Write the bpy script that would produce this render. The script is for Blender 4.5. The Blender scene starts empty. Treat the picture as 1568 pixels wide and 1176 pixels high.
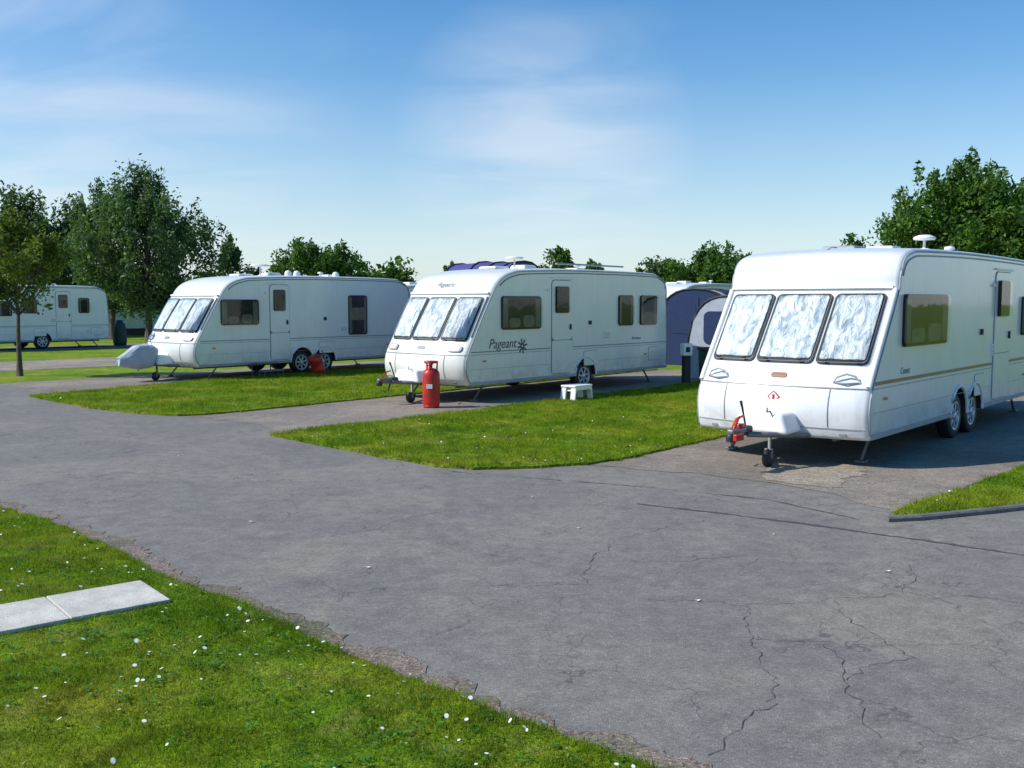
import bpy, bmesh, math, random
import numpy as np
from mathutils import Vector, Matrix
random.seed(7)
S = bpy.context.scene
COL = S.collection
R_ = np.random.RandomState

# ------------------------------------------------------------------ materials
def nodes_of(name):
    m = bpy.data.materials.new(name); m.use_nodes = True
    nt = m.node_tree; b = nt.nodes['Principled BSDF']
    return m, nt, b
def N(nt, t, **k):
    n = nt.nodes.new(t)
    for a, v in k.items():
        if a in n.inputs.keys(): n.inputs[a].default_value = v
        else: setattr(n, a, v)
    return n
def ramp(nt, fac, stops):
    r = nt.nodes.new('ShaderNodeValToRGB'); e = r.color_ramp.elements
    while len(e) < len(stops): e.new(0.5)
    for i, (p, c) in enumerate(stops):
        e[i].position = p; e[i].color = (c[0], c[1], c[2], 1) if hasattr(c, '__len__') else (c, c, c, 1)
    nt.links.new(fac, r.inputs[0]); return r.outputs[0]
def coords(nt): return nt.nodes.new('ShaderNodeTexCoord').outputs['Object']
def noise(nt, co, scale, detail=4, rough=.6, dist=0):
    n = N(nt, 'ShaderNodeTexNoise', Scale=scale, Detail=detail, Roughness=rough, Distortion=dist)
    nt.links.new(co, n.inputs['Vector']); return n.outputs[0]
def mixc(nt, fac, a, b, mode='MIX'):
    m = nt.nodes.new('ShaderNodeMix'); m.data_type = 'RGBA'; m.blend_type = mode
    for s, v in ((m.inputs[0], fac), (m.inputs[6], a), (m.inputs[7], b)):
        if hasattr(v, 'links') or isinstance(v, bpy.types.NodeSocket): nt.links.new(v, s)
        elif hasattr(v, '__len__'): s.default_value = (v[0], v[1], v[2], 1)
        else: s.default_value = v
    return m.outputs[2]
def bump(nt, b, h, strength, dist=.01):
    n = N(nt, 'ShaderNodeBump', Strength=strength, Distance=dist)
    nt.links.new(h, n.inputs['Height']); nt.links.new(n.outputs[0], b.inputs['Normal'])
def pmat(name, col, rough=.5, metal=0, var=.12, scale=6, bmp=0, bscale=60, coat=0, spec=.5):
    m, nt, b = nodes_of(name); co = coords(nt)
    f = noise(nt, co, scale)
    c0 = tuple(max(0, c*(1-var)) for c in col); c1 = tuple(min(1, c*(1+var)) for c in col)
    nt.links.new(ramp(nt, f, [(.3, c0), (.7, c1)]), b.inputs['Base Color'])
    b.inputs['Roughness'].default_value = rough; b.inputs['Metallic'].default_value = metal
    b.inputs['Coat Weight'].default_value = coat
    b.inputs['Specular IOR Level'].default_value = spec
    if bmp: bump(nt, b, noise(nt, co, bscale), bmp)
    return m

def body_mat(name, lo, hi):
    m, nt, b = nodes_of(name); co = coords(nt)
    f = noise(nt, co, 1.3, 5)
    base = ramp(nt, f, [(.3, lo), (.7, hi)])
    mp = N(nt, 'ShaderNodeMapping'); mp.inputs['Scale'].default_value = (14, 14, .8)
    nt.links.new(co, mp.inputs[0])
    st = noise(nt, mp.outputs[0], 1.0, 5)
    base = mixc(nt, ramp(nt, st, [(.50, 0.0), (.85, .34)]), base, (.50, .49, .42))
    sz = N(nt, 'ShaderNodeSeparateXYZ'); nt.links.new(co, sz.inputs[0])
    low = ramp(nt, sz.outputs[2], [(.35, .55), (.80, 0.0)])
    grime = mixc(nt, 1.0, low, ramp(nt, noise(nt, co, 5, 6, .7), [(.38, 0.0), (.65, 1.0)]), 'MULTIPLY')
    base = mixc(nt, grime, base, (.36, .33, .27))
    nt.links.new(base, b.inputs['Base Color'])
    b.inputs['Roughness'].default_value = .28; b.inputs['Coat Weight'].default_value = .35
    b.inputs['Coat Roughness'].default_value = .08
    bump(nt, b, noise(nt, co, 2.2, 2), .14, .02)
    return m
M = {}
M['bodyA'] = body_mat('caravan_paint_cool', (.73, .75, .77), (.81, .82, .83))
M['bodyB'] = body_mat('caravan_paint_cream', (.76, .75, .67), (.82, .81, .73))
M['bodyC'] = body_mat('caravan_paint_white', (.74, .75, .71), (.80, .81, .78))
M['cream'] = pmat('plastic_white', (.82, .82, .79), .4, var=.04)
M['seam'] = pmat('seam_grey', (.16, .17, .18), .5)
M['lgrey'] = pmat('trim_grey', (.34, .36, .38), .45)
M['black'] = pmat('rubber_black', (.015, .015, .017), .55)
M['dark'] = pmat('chassis_dark', (.030, .030, .032), .7)
M['galv'] = pmat('galvanised_steel', (.18, .185, .19), .5, .5, bmp=.2)
M['rim'] = pmat('wheel_silver', (.50, .51, .53), .35, .5)
M['red'] = pmat('red_paint', (.48, .018, .012), .4, var=.35, scale=5)
M['orange'] = pmat('marker_orange', (.75, .22, .02), .3)
M['purple'] = pmat('decal_dark', (.03, .03, .06), .4)
M['decal'] = pmat('decal_grey', (.22, .24, .29), .4)
M['tan'] = pmat('decal_tan', (.30, .17, .09), .4)
M['blue'] = pmat('awning_blue', (.012, .032, .10), .8, bmp=.4, bscale=8)
M['violet'] = pmat('tent_violet', (.06, .06, .22), .8, bmp=.4, bscale=8)
M['agrey'] = pmat('awning_grey', (.40, .44, .50), .8, bmp=.4, bscale=8)
M['green'] = pmat('dark_green', (.02, .05, .03), .6)
M['interior'] = pmat('interior_dark', (.055, .05, .04), .8, var=.6, scale=3)
M['curtside'] = pmat('curtain_beige', (.30, .27, .22), .9, var=.2)
M['static'] = pmat('static_pale', (.60, .66, .55), .5)
M['bark'] = pmat('bark', (.09, .07, .05), .9, var=.4, scale=10, bmp=.8, bscale=20)
M['brown'] = pmat('badge_brown', (.25, .10, .03), .4)
def curtain_mat():
    m, nt, b = nodes_of('silver_front_screen'); co = coords(nt)
    mp = N(nt, 'ShaderNodeMapping'); mp.inputs['Scale'].default_value = (1, 1.5, .45); nt.links.new(co, mp.inputs[0])
    f = noise(nt, mp.outputs[0], 5.5, 5, .55, 1.3)
    nt.links.new(ramp(nt, f, [(.34, (.38, .45, .56)), (.45, (.66, .71, .78)), (.54, (.87, .88, .89))]), b.inputs['Base Color'])  # fold shading painted into the screen colour by noise, bluish hollows to white crests
    b.inputs['Roughness'].default_value = .38
    bump(nt, b, f, .9, .09); return m
M['curtain'] = curtain_mat()
def glass_mat():
    m, nt, b = nodes_of('acrylic_window')
    nt.nodes.remove(b); out = nt.nodes['Material Output']
    tr = N(nt, 'ShaderNodeBsdfTransparent', Color=(.88, .92, .91, 1)); gl = N(nt, 'ShaderNodeBsdfGlossy', Roughness=.04)
    fr = N(nt, 'ShaderNodeFresnel', IOR=1.5)
    co = coords(nt); bp = N(nt, 'ShaderNodeBump', Strength=.10, Distance=.015)
    nt.links.new(noise(nt, co, 3, 2), bp.inputs['Height']); nt.links.new(bp.outputs[0], gl.inputs['Normal'])
    mx = N(nt, 'ShaderNodeMixShader'); nt.links.new(fr.outputs[0], mx.inputs[0])
    nt.links.new(tr.outputs[0], mx.inputs[1]); nt.links.new(gl.outputs[0], mx.inputs[2])
    nt.links.new(mx.outputs[0], out.inputs[0]); return m
M['glass'] = glass_mat()
def leaf_mat(name, col, tr=.35):
    m, nt, b = nodes_of(name); out = nt.nodes['Material Output']; co = coords(nt)
    f = noise(nt, co, 1.6, 3)
    c = ramp(nt, f, [(.3, tuple(x*.65 for x in col)), (.7, tuple(x*1.35 for x in col))])
    nt.links.new(c, b.inputs['Base Color']); b.inputs['Roughness'].default_value = .55
    b.inputs['Specular IOR Level'].default_value = .3
    t = N(nt, 'ShaderNodeBsdfTranslucent'); nt.links.new(mixc(nt, 1.0, c, (1.2, 1.3, .5), 'MULTIPLY'), t.inputs[0])
    mx = N(nt, 'ShaderNodeMixShader'); mx.inputs[0].default_value = tr
    nt.links.new(b.outputs[0], mx.inputs[1]); nt.links.new(t.outputs[0], mx.inputs[2]); nt.links.new(mx.outputs[0], out.inputs[0])
    return m
LEAF = [leaf_mat('leaf_dark', (.035, .085, .012)), leaf_mat('leaf_mid', (.07, .15, .020)), leaf_mat('leaf_light', (.12, .22, .03))]
LEAFG = [leaf_mat('leafg_dark', (.05, .10, .035)), leaf_mat('leafg_mid', (.09, .155, .055)), leaf_mat('leafg_light', (.15, .22, .09))]
LEAFY = [leaf_mat('leafy_dark', (.06, .10, .015)), leaf_mat('leafy_mid', (.12, .17, .02)), leaf_mat('leafy_light', (.17, .22, .03))]
def grass_mat(name, blades):
    m, nt, b = nodes_of(name); co = coords(nt)
    big = noise(nt, co, .8, 4); fine = noise(nt, co, 45 if blades else 28, 5, .7)
    c1 = ramp(nt, big, [(.3, (.115, .235, .006)), (.5, (.20, .31, .010)), (.68, (.33, .355, .030))])
    c = mixc(nt, 1.0, c1, ramp(nt, fine, [(.3, .5), (.5, 1.0), (.72, 1.5)]), 'MULTIPLY')
    med = noise(nt, co, 4.5, 5, .7)
    c = mixc(nt, 1.0, c, ramp(nt, med, [(.32, .55), (.52, .98), (.70, 1.3)]), 'MULTIPLY')
    straw = noise(nt, co, 2.3, 6, .7)
    c = mixc(nt, ramp(nt, straw, [(.53, 0.0), (.70, .55)]), c, (.31, .28, .08))
    nt.links.new(c, b.inputs['Base Color']); b.inputs['Roughness'].default_value = .75
    b.inputs['Specular IOR Level'].default_value = .15
    if blades:
        out = nt.nodes['Material Output']
        t = N(nt, 'ShaderNodeBsdfTranslucent'); nt.links.new(c, t.inputs[0])
        mx = N(nt, 'ShaderNodeMixShader'); mx.inputs[0].default_value = .45
        nt.links.new(b.outputs[0], mx.inputs[1]); nt.links.new(t.outputs[0], mx.inputs[2]); nt.links.new(mx.outputs[0], out.inputs[0])
    else: bump(nt, b, fine, 1.0, .05)
    return m
M['grass'] = grass_mat('grass_turf', False); M['blade'] = grass_mat('grass_blades', True)
def asphalt_mat(name, lo, hi, patch, cracks=True, aggr=.5):
    m, nt, b = nodes_of(name); co = coords(nt)
    big = noise(nt, co, .35, 5, .6); med = noise(nt, co, 6, 6, .7)
    c = ramp(nt, big, [(.3, lo), (.7, hi)])
    c = mixc(nt, ramp(nt, noise(nt, co, .55, 7, .68, .8), [(.46, 0.0), (.62, .8)]), c, patch)
    c = mixc(nt, ramp(nt, noise(nt, co, 1.7, 7, .7, .4), [(.54, 0.0), (.74, .5)]), c, tuple(x*.66 for x in lo))
    rp = noise(nt, co, 3.3, 4, .6, .2)
    c = mixc(nt, ramp(nt, rp, [(.66, 0.0), (.71, .6)]), c, tuple(x*1.12 for x in patch))
    c = mixc(nt, 1.0, c, ramp(nt, med, [(.3, .80), (.7, 1.2)]), 'MULTIPLY')
    v = N(nt, 'ShaderNodeTexVoronoi', Scale=95); nt.links.new(co, v.inputs['Vector'])
    sep = N(nt, 'ShaderNodeSeparateColor'); nt.links.new(v.outputs['Color'], sep.inputs[0])
    c = mixc(nt, aggr, c, ramp(nt, sep.outputs[0], [(0, .35), (.5, .95), (.92, 1.4), (1, 2.2)]), 'MULTIPLY')
    if cracks:
        nv = N(nt, 'ShaderNodeTexNoise', Scale=2.5, Detail=5); nt.links.new(co, nv.inputs['Vector'])
        wc = mixc(nt, .35, co, nv.outputs['Color'], 'LINEAR_LIGHT')
        v2 = N(nt, 'ShaderNodeTexVoronoi', Scale=1.3, feature='DISTANCE_TO_EDGE'); nt.links.new(wc, v2.inputs['Vector'])
        line = ramp(nt, v2.outputs['Distance'], [(.0, 1.0), (.012, 0.0)])
        mask = ramp(nt, noise(nt, co, .6, 3), [(.45, 0.0), (.56, .7)])
        f = mixc(nt, 1.0, line, mask, 'MULTIPLY')
        c = mixc(nt, f, c, (.05, .05, .05))
    nt.links.new(c, b.inputs['Base Color']); b.inputs['Roughness'].default_value = .8
    b.inputs['Specular IOR Level'].default_value = .35
    bump(nt, b, v.outputs['Distance'], .35, .008); return m
M['asphalt'] = asphalt_mat('asphalt', (.175, .163, .143), (.205, .190, .166), (.245, .220, .182), True, .36)
M['pad'] = asphalt_mat('pitch_hardstanding', (.185, .155, .125), (.26, .22, .175), (.32, .262, .20), True, .6)
M['sand'] = asphalt_mat('worn_gravel', (.29, .24, .175), (.38, .32, .235), (.2, .17, .14), False, .8)
M['edge'] = asphalt_mat('road_edge_grit', (.18, .135, .108), (.245, .19, .155), (.10, .11, .05), False, .9)
M['slab'] = asphalt_mat('concrete_slab', (.50, .48, .42), (.60, .57, .50), (.45, .43, .36), False, .2)
M['tar'] = pmat('tar_seam', (.075, .077, .08), .8, var=.4, scale=20)
M['kerb'] = pmat('kerb_concrete', (.14, .135, .13), .85, var=.35, scale=9, bmp=.5)
M['daisy'] = pmat('daisy_white', (.8, .8, .78), .7)

# ------------------------------------------------------------------ mesh helpers
def W(a, b): return (.643*a-.766*b, .766*a+.643*b)
def link(o, parent=None):
    COL.objects.link(o)
    if parent: o.parent = parent
    return o
def mesh(name, vs, fs, mat, parent=None, smooth=False, mats=None, mi=None):
    me = bpy.data.meshes.new(name); me.from_pydata([tuple(v) for v in vs], [], fs); me.update()
    for m in (mats or [mat]): me.materials.append(m)
    if mi is not None: me.polygons.foreach_set('material_index', mi)
    if smooth is True: me.polygons.foreach_set('use_smooth', [True]*len(me.polygons))
    elif smooth is not False: me.polygons.foreach_set('use_smooth', smooth)
    return link(bpy.data.objects.new(name, me), parent)
def fast(name, V, k, mats, mi=None, parent=None):
    V = np.asarray(V, dtype=np.float32).reshape(-1, 3); n = len(V); p = n//k
    me = bpy.data.meshes.new(name); me.vertices.add(n); me.vertices.foreach_set('co', V.ravel())
    me.loops.add(n); me.loops.foreach_set('vertex_index', np.arange(n, dtype=np.int32))
    me.polygons.add(p); me.polygons.foreach_set('loop_start', np.arange(0, n, k, dtype=np.int32))
    for m in mats: me.materials.append(m)
    if mi is not None: me.polygons.foreach_set('material_index', np.asarray(mi, dtype=np.int32))
    me.update(calc_edges=True); me.validate()
    return link(bpy.data.objects.new(name, me), parent)
def empty(name, loc, rz=0):
    e = bpy.data.objects.new(name, None); e.location = loc; e.rotation_euler = (0, 0, rz); e.empty_display_size = .3
    return link(e)
def box(name, c, s, mat, parent=None, bev=.01, rot=(0, 0, 0), seg=2, taper=None):
    bm = bmesh.new(); bmesh.ops.create_cube(bm, size=1)
    for v in bm.verts:
        if taper and v.co.z > 0: v.co.x *= taper[0]; v.co.y *= taper[1]
        v.co = Vector((v.co.x*s[0], v.co.y*s[1], v.co.z*s[2]))
    if bev: bmesh.ops.bevel(bm, geom=bm.edges[:], offset=min(bev, min(s)*.45), segments=seg, affect='EDGES', profile=.5)
    me = bpy.data.meshes.new(name); bm.to_mesh(me); bm.free(); me.materials.append(mat)
    o = bpy.data.objects.new(name, me); o.location = c; o.rotation_euler = rot
    return link(o, parent)
def tube(name, pts, r, mat, parent=None, seg=8, cap=True):
    pts = [Vector(p) for p in pts]; n = len(pts)
    rs = r if hasattr(r, '__len__') else [r]*n
    vs, fs = [], []
    for i, p in enumerate(pts):
        t = (pts[min(i+1, n-1)]-pts[max(i-1, 0)]).normalized()
        up = Vector((0, 0, 1)) if abs(t.z) < .9 else Vector((1, 0, 0))
        a = t.cross(up).normalized(); b = t.cross(a)
        for j in range(seg):
            q = 2*math.pi*j/seg; vs.append(p+(a*math.cos(q)+b*math.sin(q))*rs[i])
    for i in range(n-1):
        for j in range(seg):
            k = (j+1) % seg; fs.append((i*seg+j, i*seg+k, (i+1)*seg+k, (i+1)*seg+j))
    if cap: fs += [tuple(range(seg)), tuple(range((n-1)*seg, n*seg))]
    return mesh(name, vs, fs, mat, parent, True)
def lathe(name, prof, mat, parent=None, loc=(0, 0, 0), axis='Z', seg=32, smooth=True):
    vs, fs = [], []; n = len(prof)
    for j in range(seg):
        q = 2*math.pi*j/seg
        for r, h in prof:
            a, b = r*math.cos(q), r*math.sin(q)
            vs.append((a, b, h) if axis == 'Z' else ((a, h, b) if axis == 'Y' else (h, a, b)))
    for j in range(seg):
        k = (j+1) % seg
        for i in range(n-1): fs.append((j*n+i, k*n+i, k*n+i+1, j*n+i+1))
    o = mesh(name, vs, fs, mat, parent, smooth); o.location = loc; return o
def panel(name, surf, u0, u1, v0, v1, r, o0, o1, mat, parent, nu=6, nv=5, wav=None):
    us = []
    r = min(r, (u1-u0)*.49, (v1-v0)*.49)
    if r > 0: us += [u0+r*(1-math.cos(t)) for t in (0, .35, .7, 1.1)]
    us += list(np.linspace(u0+r, u1-r, nu))
    if r > 0: us += [u1-r*(1-math.cos(t)) for t in (1.1, .7, .35, 0)]
    nc = len(us); vs = []
    for lay, off in enumerate((o1, o0)):
        for u in us:
            d = min(u-u0, u1-u); c = 0
            if r > 0 and d < r: c = r-math.sqrt(max(0, r*r-(r-d)**2))
            for i in range(nv):
                v = (v0+c)+(v1-v0-2*c)*i/(nv-1)
                vs.append(surf(u, v, off+(wav(u, v) if (wav and lay == 0) else 0)))
    fs = []; T = nc*nv
    for i in range(nc-1):
        for j in range(nv-1):
            fs.append((i*nv+j, i*nv+j+1, (i+1)*nv+j+1, (i+1)*nv+j))
    ring = [i*nv for i in range(nc)]+[(nc-1)*nv+j for j in range(1, nv)]+[i*nv+nv-1 for i in range(nc-2, -1, -1)]+[j for j in range(nv-2, 0, -1)]
    nb = len(fs)
    for a, b in zip(ring, ring[1:]+ring[:1]): fs.append((a, b, b+T, a+T))
    P = [Vector(vs[q]) for q in fs[nb//2]]; nn = (P[1]-P[0]).cross(P[2]-P[0])
    um, vm = (u0+u1)/2, (v0+v1)/2; dd = Vector(surf(um, vm, .1))-Vector(surf(um, vm, 0))
    if nn.dot(dd) < 0: fs = [tuple(reversed(f)) for f in fs[:nb]]+fs[nb:]
    else: fs = fs[:nb]+[tuple(reversed(f)) for f in fs[nb:]]
    return mesh(name, vs, fs, mat, parent, [True if (i < nb and wav) else False for i in range(len(fs))])
def rough_poly(P, step=.12, amp=.03, seed=1):
    rs = R_(seed); out = []; w = 0
    for p, q in zip(P, P[1:]+P[:1]):
        p, q = np.array(p, float), np.array(q, float); L = np.linalg.norm(q-p)
        mid = (p+q)/2; near = np.hypot(*mid) < 45 and L < 60
        st = step if near else 8
        n = min(260, max(1, int(L/st))); nrm = np.array([-(q-p)[1], (q-p)[0]])/max(L, 1e-6)
        for i in range(n):
            x = p+(q-p)*i/n; w = w*.8+rs.normal(0, amp*.4)
            out.append(tuple(x+nrm*((rs.uniform(-amp, amp)*.6+w) if (i and near) else 0)))
    return out
def sheet(name, P, z, mat, thick=0):
    n = len(P)
    bm = bmesh.new(); top = [bm.verts.new((x, y, z)) for x, y in P]
    bm.faces.new(top)
    if thick:
        bot = [bm.verts.new((x, y, z-thick)) for x, y in P]
        for i in range(n): bm.faces.new((top[i], top[(i+1) % n], bot[(i+1) % n], bot[i]))
    bmesh.ops.recalc_face_normals(bm, faces=bm.faces)
    bm.faces.ensure_lookup_table()
    if bm.faces[0].normal.z < 0: bmesh.ops.reverse_faces(bm, faces=bm.faces)
    bmesh.ops.triangulate(bm, faces=[f for f in bm.faces if len(f.verts) > 4], ngon_method='BEAUTY')
    me = bpy.data.meshes.new(name); bm.to_mesh(me); bm.free(); me.materials.append(mat)
    return link(bpy.data.objects.new(name, me))
def inside_raw(P, pts):
    P = np.array(P); x, y = pts[:, 0], pts[:, 1]; r = np.zeros(len(pts), bool); j = len(P)-1
    for i in range(len(P)):
        xi, yi, xj, yj = P[i][0], P[i][1], P[j][0], P[j][1]
        if yi != yj:
            r ^= ((yi > y) != (yj > y)) & (x < (xj-xi)*(y-yi)/(yj-yi)+xi)
        j = i
    return r
ux, uy = .775, .632
def inside(P, pts):
    d = pts-np.array([-2.34, 6.30]); a = -(d[:, 0]*ux+d[:, 1]*uy); b = -d[:, 0]*uy+d[:, 1]*ux
    return inside_raw(P, pts) & ~((a > .01) & (a < 4.2) & (np.abs(b) < .272))
def blades_at(pts, z, h, w, rs):
    n = len(pts); th = rs.uniform(0, 2*np.pi, n)
    cl = .85+.4*np.sin(pts[:, 0]*3.1+1.3*np.sin(pts[:, 1]*2.3))*np.sin(pts[:, 1]*3.7+np.cos(pts[:, 0]*1.9))+.25*np.sin(pts[:, 0]*17+3*np.sin(pts[:, 1]*5))*np.sin(pts[:, 1]*19)
    hh = h*cl*rs.uniform(.5, 1.4, n); ww = w*rs.uniform(.6, 1.3, n)
    lean = rs.normal(0, .5, (n, 2))*hh[:, None]
    V = np.zeros((n, 3, 3)); V[:, :, :2] = pts[:, None, :]; V[:, :, 2] = z-.003
    V[:, 0, 0] -= np.cos(th)*ww/2; V[:, 0, 1] -= np.sin(th)*ww/2
    V[:, 1, 0] += np.cos(th)*ww/2; V[:, 1, 1] += np.sin(th)*ww/2
    V[:, 2, :2] += lean; V[:, 2, 2] += hh
    return V.reshape(-1, 3)
def visible(pts, m=.06):
    return (np.abs(pts[:, 0]) < pts[:, 1]*(.523+m)+.4) & (pts[:, 1] > 3.3)
def grass(name, P, z, dens, h, w, seed, clip=None, fringe=True):
    rs = R_(seed); A = np.array(P); lo, hi = A.min(0), A.max(0)
    if clip: lo = np.maximum(lo, clip[0]); hi = np.minimum(hi, clip[1])
    n = int((hi-lo).prod()*dens); pts = rs.uniform(lo, hi, (n, 2)); pts = pts[visible(pts)]
    pts = pts[inside(P, pts)]
    VV = [blades_at(pts, z, h, w, rs)]
    if fringe:
        ep = []
        for p, q in zip(P, P[1:]+P[:1]):
            p, q = np.array(p), np.array(q); L = np.linalg.norm(q-p)
            if L > 3: continue
            k = int(L*dens*.05*max(0, rs.normal(1, .7)))+1
            t = rs.uniform(0, 1, (k, 1)); e = p+(q-p)*t+rs.normal(0, .02, (k, 2)); ep.append(e)
        ep = np.concatenate(ep); ep = ep[visible(ep)]
        VV.append(blades_at(ep, z-.02, h*1.6, w, rs))
    return fast(name, np.concatenate(VV), 3, [M['blade']])

# ------------------------------------------------------------------ ground
GZ = .035
sheet('ground', [(-900, -200), (900, -200), (900, 1500), (-900, 1500)], 0, M['grass'])
roadP = [W(1, -45), W(1, 75), W(9.9, 75), W(9.9, 24.4), W(24.5, 24.4), W(24.5, -45)]
sheet('asphalt_road', roadP, .004, M['asphalt'])
near_edge = [(-43.5, 41.5), (-20.1, 21.9), (-8, 11.9), (-5.6, 9.75), (-4.81, 9.07), (-4.2, 8.57), (-3.31, 7.7), (-2.59, 6.88), (-2.13, 6.45), (-1.55, 5.9), (-.954, 5.28), (-.476, 4.81), (-.073, 4.42), (.328, 4.09), (.6, 3.85), (1.2, 3.2), (3, 1.6), (12, -6.5)]
D = near_edge+[(12, -20), (-60, -20), (-60, 41)]
D = rough_poly(D, .07, .026, 3)
sheet('near_lawn', D, GZ, M['grass'], GZ)
def strip(name, pts, w0, w1, z, mat, jit=.02, seed=0, step=.15):
    rs = R_(seed); P = []
    for p, q in zip(pts[:-1], pts[1:]):
        p, q = np.array(p, float), np.array(q, float); n = max(1, int(np.linalg.norm(q-p)/step))
        for i in range(n): P.append(p+(q-p)*i/n)
    P.append(np.array(pts[-1], float)); vs = []; wa = 0
    for i, p in enumerate(P):
        t = P[min(i+1, len(P)-1)]-P[max(i-1, 0)]; t /= np.linalg.norm(t); nn = np.array([-t[1], t[0]])
        wa = wa*.85+rs.normal(0, jit*.8)
        a = p+nn*(w0+wa+rs.uniform(-jit, jit)*.5); b = p-nn*(w1+rs.uniform(-jit, jit))
        vs += [(a[0], a[1], z), (b[0], b[1], z)]
    fs = [(2*i, 2*i+1, 2*i+3, 2*i+2) for i in range(len(P)-1)]
    return mesh(name, vs, fs, mat)
strip('road_edge_grit', near_edge[2:-1], .19, .05, .008, M['edge'], .035, 5, .04)
A_ = [(-9.94, 20.1), (-8.8, 18.9), (-7.65, 17.75), (-6.39, 16.9), (-5.7, 16.62), (-5.2, 16.85), (-4.35, 17.8), (-2.47, 20.1), W(24.3, 14.9), W(24.3, 21.6), W(13.5, 21.4), (-9.2, 21.4)]
B_ = [(-3.5, 14.1), (-2.4, 12.95), (-1.6, 12.1), (-.9, 11.4), (-.45, 11.2), (.2, 11.3), (.9, 11.55), (1.3, 11.85), W(12.2, 6.65), W(24.3, 6.6), W(24.3, 11.7), W(13, 11.7), W(9.6, 11.85)]
C_ = [(3.40, 8.62), (3.96, 8.80), (4.84, 9.16), (8, 10.52), (14, 13.1), W(19, 2.5), W(16, 2.6), W(12.4, 2.7), W(9.7, 2.95)]
islands = []
for i, P in enumerate((A_, B_, C_)):
    P = rough_poly(P, .12, .03, 10+i); islands.append(P)
    sheet('grass_verge', P, GZ, M['grass'], GZ)
sheet('pitch_hardstanding', rough_poly([W(8.8, 11.6), W(9.3, 13), W(9.2, 15.1), W(24, 15.1), W(24, 11.4)], .2, .04, 4), .008, M['pad'])
sheet('pitch_hardstanding', rough_poly([W(9.4, 6.9), (2.2, 10.9), (2.78, 10.4), (3.23, 9.85), (3.4, 9.2), (3.5, 8.8), W(24, 1.9), W(24, 6.9)], .2, .05, 5), .008, M['pad'])
sheet('pitch_hardstanding', rough_poly([W(10, 21), W(10, 24.3), W(24, 24.3), W(24, 21)], .3, .05, 6), .008, M['pad'])
sheet('pitch_hardstanding', rough_poly([W(10, 28.8), W(26, 28.2), W(26, 32.6), W(10, 33.6)], .3, .08, 7), .008, M['sand'])
sheet('pitch_hardstanding', rough_poly([W(10, 40), W(27, 40), W(27, 44), W(10, 44)], .3, .08, 8), .008, M['asphalt'])
sheet('worn_gravel_patch', rough_poly([(2.75, 10.75), (3.0, 10.3), (3.3, 10.0), (3.5, 10.3), (3.75, 10.75), (4.1, 11.2), (3.9, 11.7), (3.4, 11.6), (3.0, 11.4)], .06, .06, 9), .012, M['sand'])
strip('tar_seam', [(1.2, 9.3), (2.06, 8.78), (2.87, 8.2), (3.4, 7.8), (3.91, 7.38), (5, 6.6)], .025, .02, .008, M['tar'], .012, 2, .04)
strip('tar_seam', [(-.7, 11.1), (.4, 10.6), (1.5, 10.1), (2.5, 9.5), (3.1, 8.6)], .008, .006, .009, M['tar'], .006, 3, .04)
def crack(p, q, seed):
    rs = R_(seed); n = max(8, int(math.dist(p, q)/.045)); pts = []; off = 0
    d = np.array(q)-np.array(p); L = np.linalg.norm(d); nn = np.array([-d[1], d[0]])/L
    for i in range(n+1):
        off = off*.93+rs.normal(0, .02); pts.append(tuple(np.array(p)+d*i/n+nn*off))
    return pts
cv, cf = [], []
CR = [((.55, 6.6), (.9, 7.9)), ((.55, 6.6), (-.1, 6.5)), ((.9, 7.2), (1.9, 7.4)), ((1.5, 6.1), (2.6, 6.4)), ((1.5, 6.1), (1.25, 4.6)), ((1.75, 5.4), (1.65, 4.2)), ((1.5, 6.1), (.9, 6.3)), ((2.0, 6.1), (2.2, 5.2)), ((2.6, 6.4), (3.4, 6.1)), ((-1.5, 8), (-.4, 9.1)), ((.9, 7.9), (1.7, 8.6)), ((1.25, 4.6), (.9, 4.0)),
      ((2.2, 5.2), (1.7, 4.9)), ((1.4, 5.5), (1.9, 5.3)), ((.3, 7.1), (-.6, 7.6)), ((2.6, 6.4), (2.9, 7.1)), ((-3, 11), (-1.8, 10.2)), ((2.95, 10.9), (3.5, 11.5)), ((2.4, 11.3), (3.2, 10.4))]
for k, (p, q) in enumerate(CR):
    rs = R_(k+50); P = [np.array(x) for x in crack(p, q, k)]
    b0 = len(cv)
    for i, x in enumerate(P):
        t = P[min(i+1, len(P)-1)]-P[max(i-1, 0)]; t /= np.linalg.norm(t); nn = np.array([-t[1], t[0]]); w = rs.uniform(.0006, .0034)
        z = .0125 if (x[1] > 9.5 and x[0] > 2) else .0075
        cv += [(*(x+nn*w), z), (*(x-nn*w), z)]
    cf += [(b0+2*i, b0+2*i+1, b0+2*i+3, b0+2*i+2) for i in range(len(P)-1)]
mesh('road_cracks', cv, cf, M['tar'])
def kerb(name, pts, w=.08, h=.05):
    vs, fs = [], []; P = [np.array(p, float) for p in pts]
    for i, p in enumerate(P):
        t = P[min(i+1, len(P)-1)]-P[max(i-1, 0)]; t /= np.linalg.norm(t); nn = np.array([-t[1], t[0]])
        for d, z in ((0, 0), (0, h-.015), (.015, h), (w-.01, h), (w, h-.01), (w, 0)):
            q = p+nn*d; vs.append((q[0], q[1], z))
    for i in range(len(P)-1):
        for j in range(5): fs.append((i*6+j, i*6+j+1, (i+1)*6+j+1, (i+1)*6+j))
    fs += [tuple(range(6)), tuple(range((len(P)-1)*6, len(P)*6))]
    return mesh(name, vs, fs, M['kerb'])
kerb('kerb', [(3.32, 8.50), (3.65, 8.57), (3.97, 8.69), (4.4, 8.85), (4.86, 9.05), (5.6, 9.36), (8, 10.39), (14, 12.97)])
sl = empty('paving_path', (0, 0, 0))
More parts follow.
